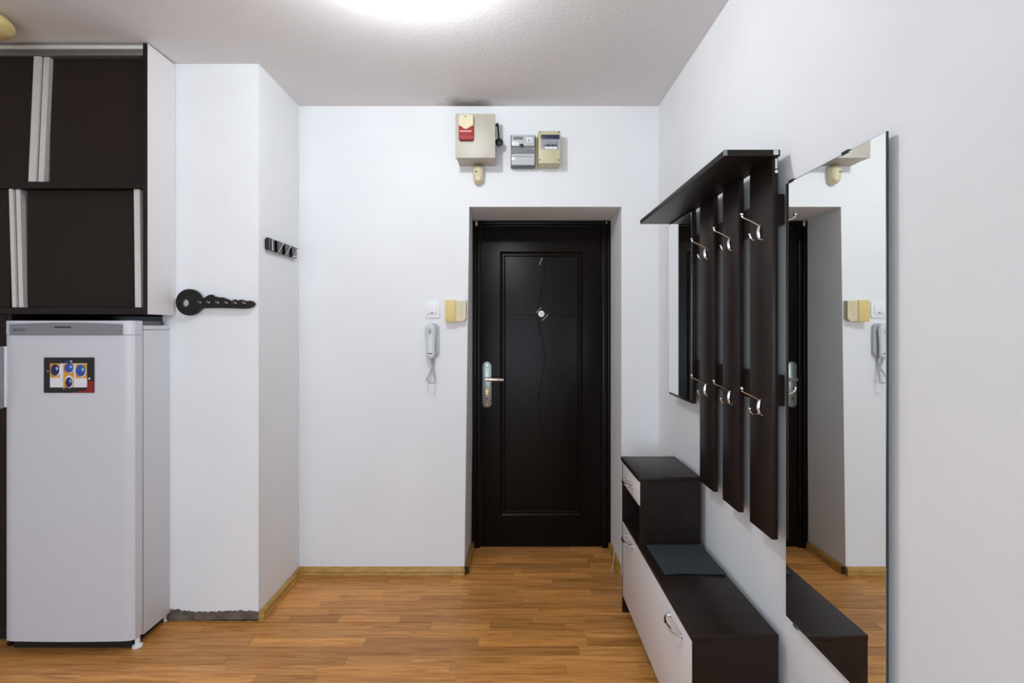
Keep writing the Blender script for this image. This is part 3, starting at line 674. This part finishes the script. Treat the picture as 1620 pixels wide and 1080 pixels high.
# ------------------------------------------------------------------ shoe cabinet with bench
bx, bk = .538, .795; y0, yt, y1_ = 1.566, 2.212, 2.566
sc = thing('shoe_bench', (.66, 2.06, 0), 'dark brown and white shoe cabinet with a low bench along the right wall', 'shoe cabinet')
B('side_panel', 'wenge', sc, bx, bk, y1_-.018, y1_, 0, .733)
B('side_panel', 'wenge', sc, bx, bk, y0, y0+.018, 0, .447)
B('side_panel', 'wenge', sc, bx+.002, bk, yt, yt+.018, .463, .733)
B('top_board', 'wenge', sc, bx-.005, bk+.002, yt-.003, y1_+.003, .733, .752, bev=.0015)
B('bench_top', 'wenge', sc, bx-.002, bk+.002, y0, y1_-.019, .446, .464, bev=.0015)
B('back_panel', 'wenge', sc, bk-.006, bk-.001, y0+.02, y1_-.02, .06, .445)
B('back_panel', 'wenge', sc, bk-.006, bk-.001, yt+.018, y1_-.018, .465, .732)
B('bottom_board', 'plinth_dark', sc, bx+.018, bk-.007, y0+.018, y1_-.018, .06, .078)
B('drawer_board', 'wenge', sc, bx+.004, bk-.007, yt+.018, y1_-.018, .612, .628)
def bow(yc, zc, par):
    pts = smooth_path([(bx-.003, yc-.064, zc), (bx-.012, yc-.056, zc), (bx-.026, yc-.030, zc), (bx-.031, yc, zc), (bx-.028, yc+.030, zc), (bx-.018, yc+.056, zc), (bx-.003, yc+.064, zc)], 5)
    n = len(pts)
    MB().tube(pts, [.0035+.0028*math.sin(math.pi*k/(n-1)) for k in range(n)], 8).lathe([(.0085, 0), (.0085, -.004), (.006, -.006)], (bx-.001, yc+.062, zc), 'x', 12).lathe([(.0085, 0), (.0085, -.004), (.006, -.006)], (bx-.001, yc-.062, zc), 'x', 12).build('handle', 'chrome', par, smooth=True)
dw = B('drawer', 'white_laminate', sc, bx-.001, bx+.016, yt+.002, y1_-.019, .630, .731, bev=.001)
bow(2.385, .676, dw)
fd = B('flap_door', 'white_laminate', sc, bx-.001, bx+.016, y0+.003, y1_-.019, .083, .4445, bev=.001)
bow(2.39, .410, fd); bow(1.712, .412, fd)

# felt mat on the bench
mm_ = MB(); nx, ny = 14, 16; g = []
for i in range(nx+1):
    rowv = []
    for j in range(ny+1):
        u, v = i/nx, j/ny
        x = .566+.228*u-.004*v*(1-u); y = 1.944+.262*v + .006*math.sin(u*4)*(1-v)
        z = .4652+.0025*abs(math.sin(u*5+v*3))*(abs(u-.5)+abs(v-.5))
        rowv.append((x, y, z))
    g.append(rowv)
top = [[mm_.bm.verts.new((x, y, z+.004)) for x, y, z in r] for r in g]; bot_ = [[mm_.bm.verts.new((x, y, z)) for x, y, z in r] for r in g]
for i in range(nx):
    for j in range(ny):
        mm_.bm.faces.new((top[i][j], top[i+1][j], top[i+1][j+1], top[i][j+1])); mm_.bm.faces.new((bot_[i][j+1], bot_[i+1][j+1], bot_[i+1][j], bot_[i][j]))
for i in range(nx):
    mm_.bm.faces.new((top[i][0], bot_[i][0], bot_[i+1][0], top[i+1][0])); mm_.bm.faces.new((top[i+1][ny], bot_[i+1][ny], bot_[i][ny], top[i][ny]))
for j in range(ny):
    mm_.bm.faces.new((top[0][j+1], bot_[0][j+1], bot_[0][j], top[0][j])); mm_.bm.faces.new((top[nx][j], bot_[nx][j], bot_[nx][j+1], top[nx][j+1]))
tag(mm_.build('seat_mat', 'mat_felt', smooth=True), 'dark grey blue felt mat on the low bench of the shoe cabinet', 'mat')
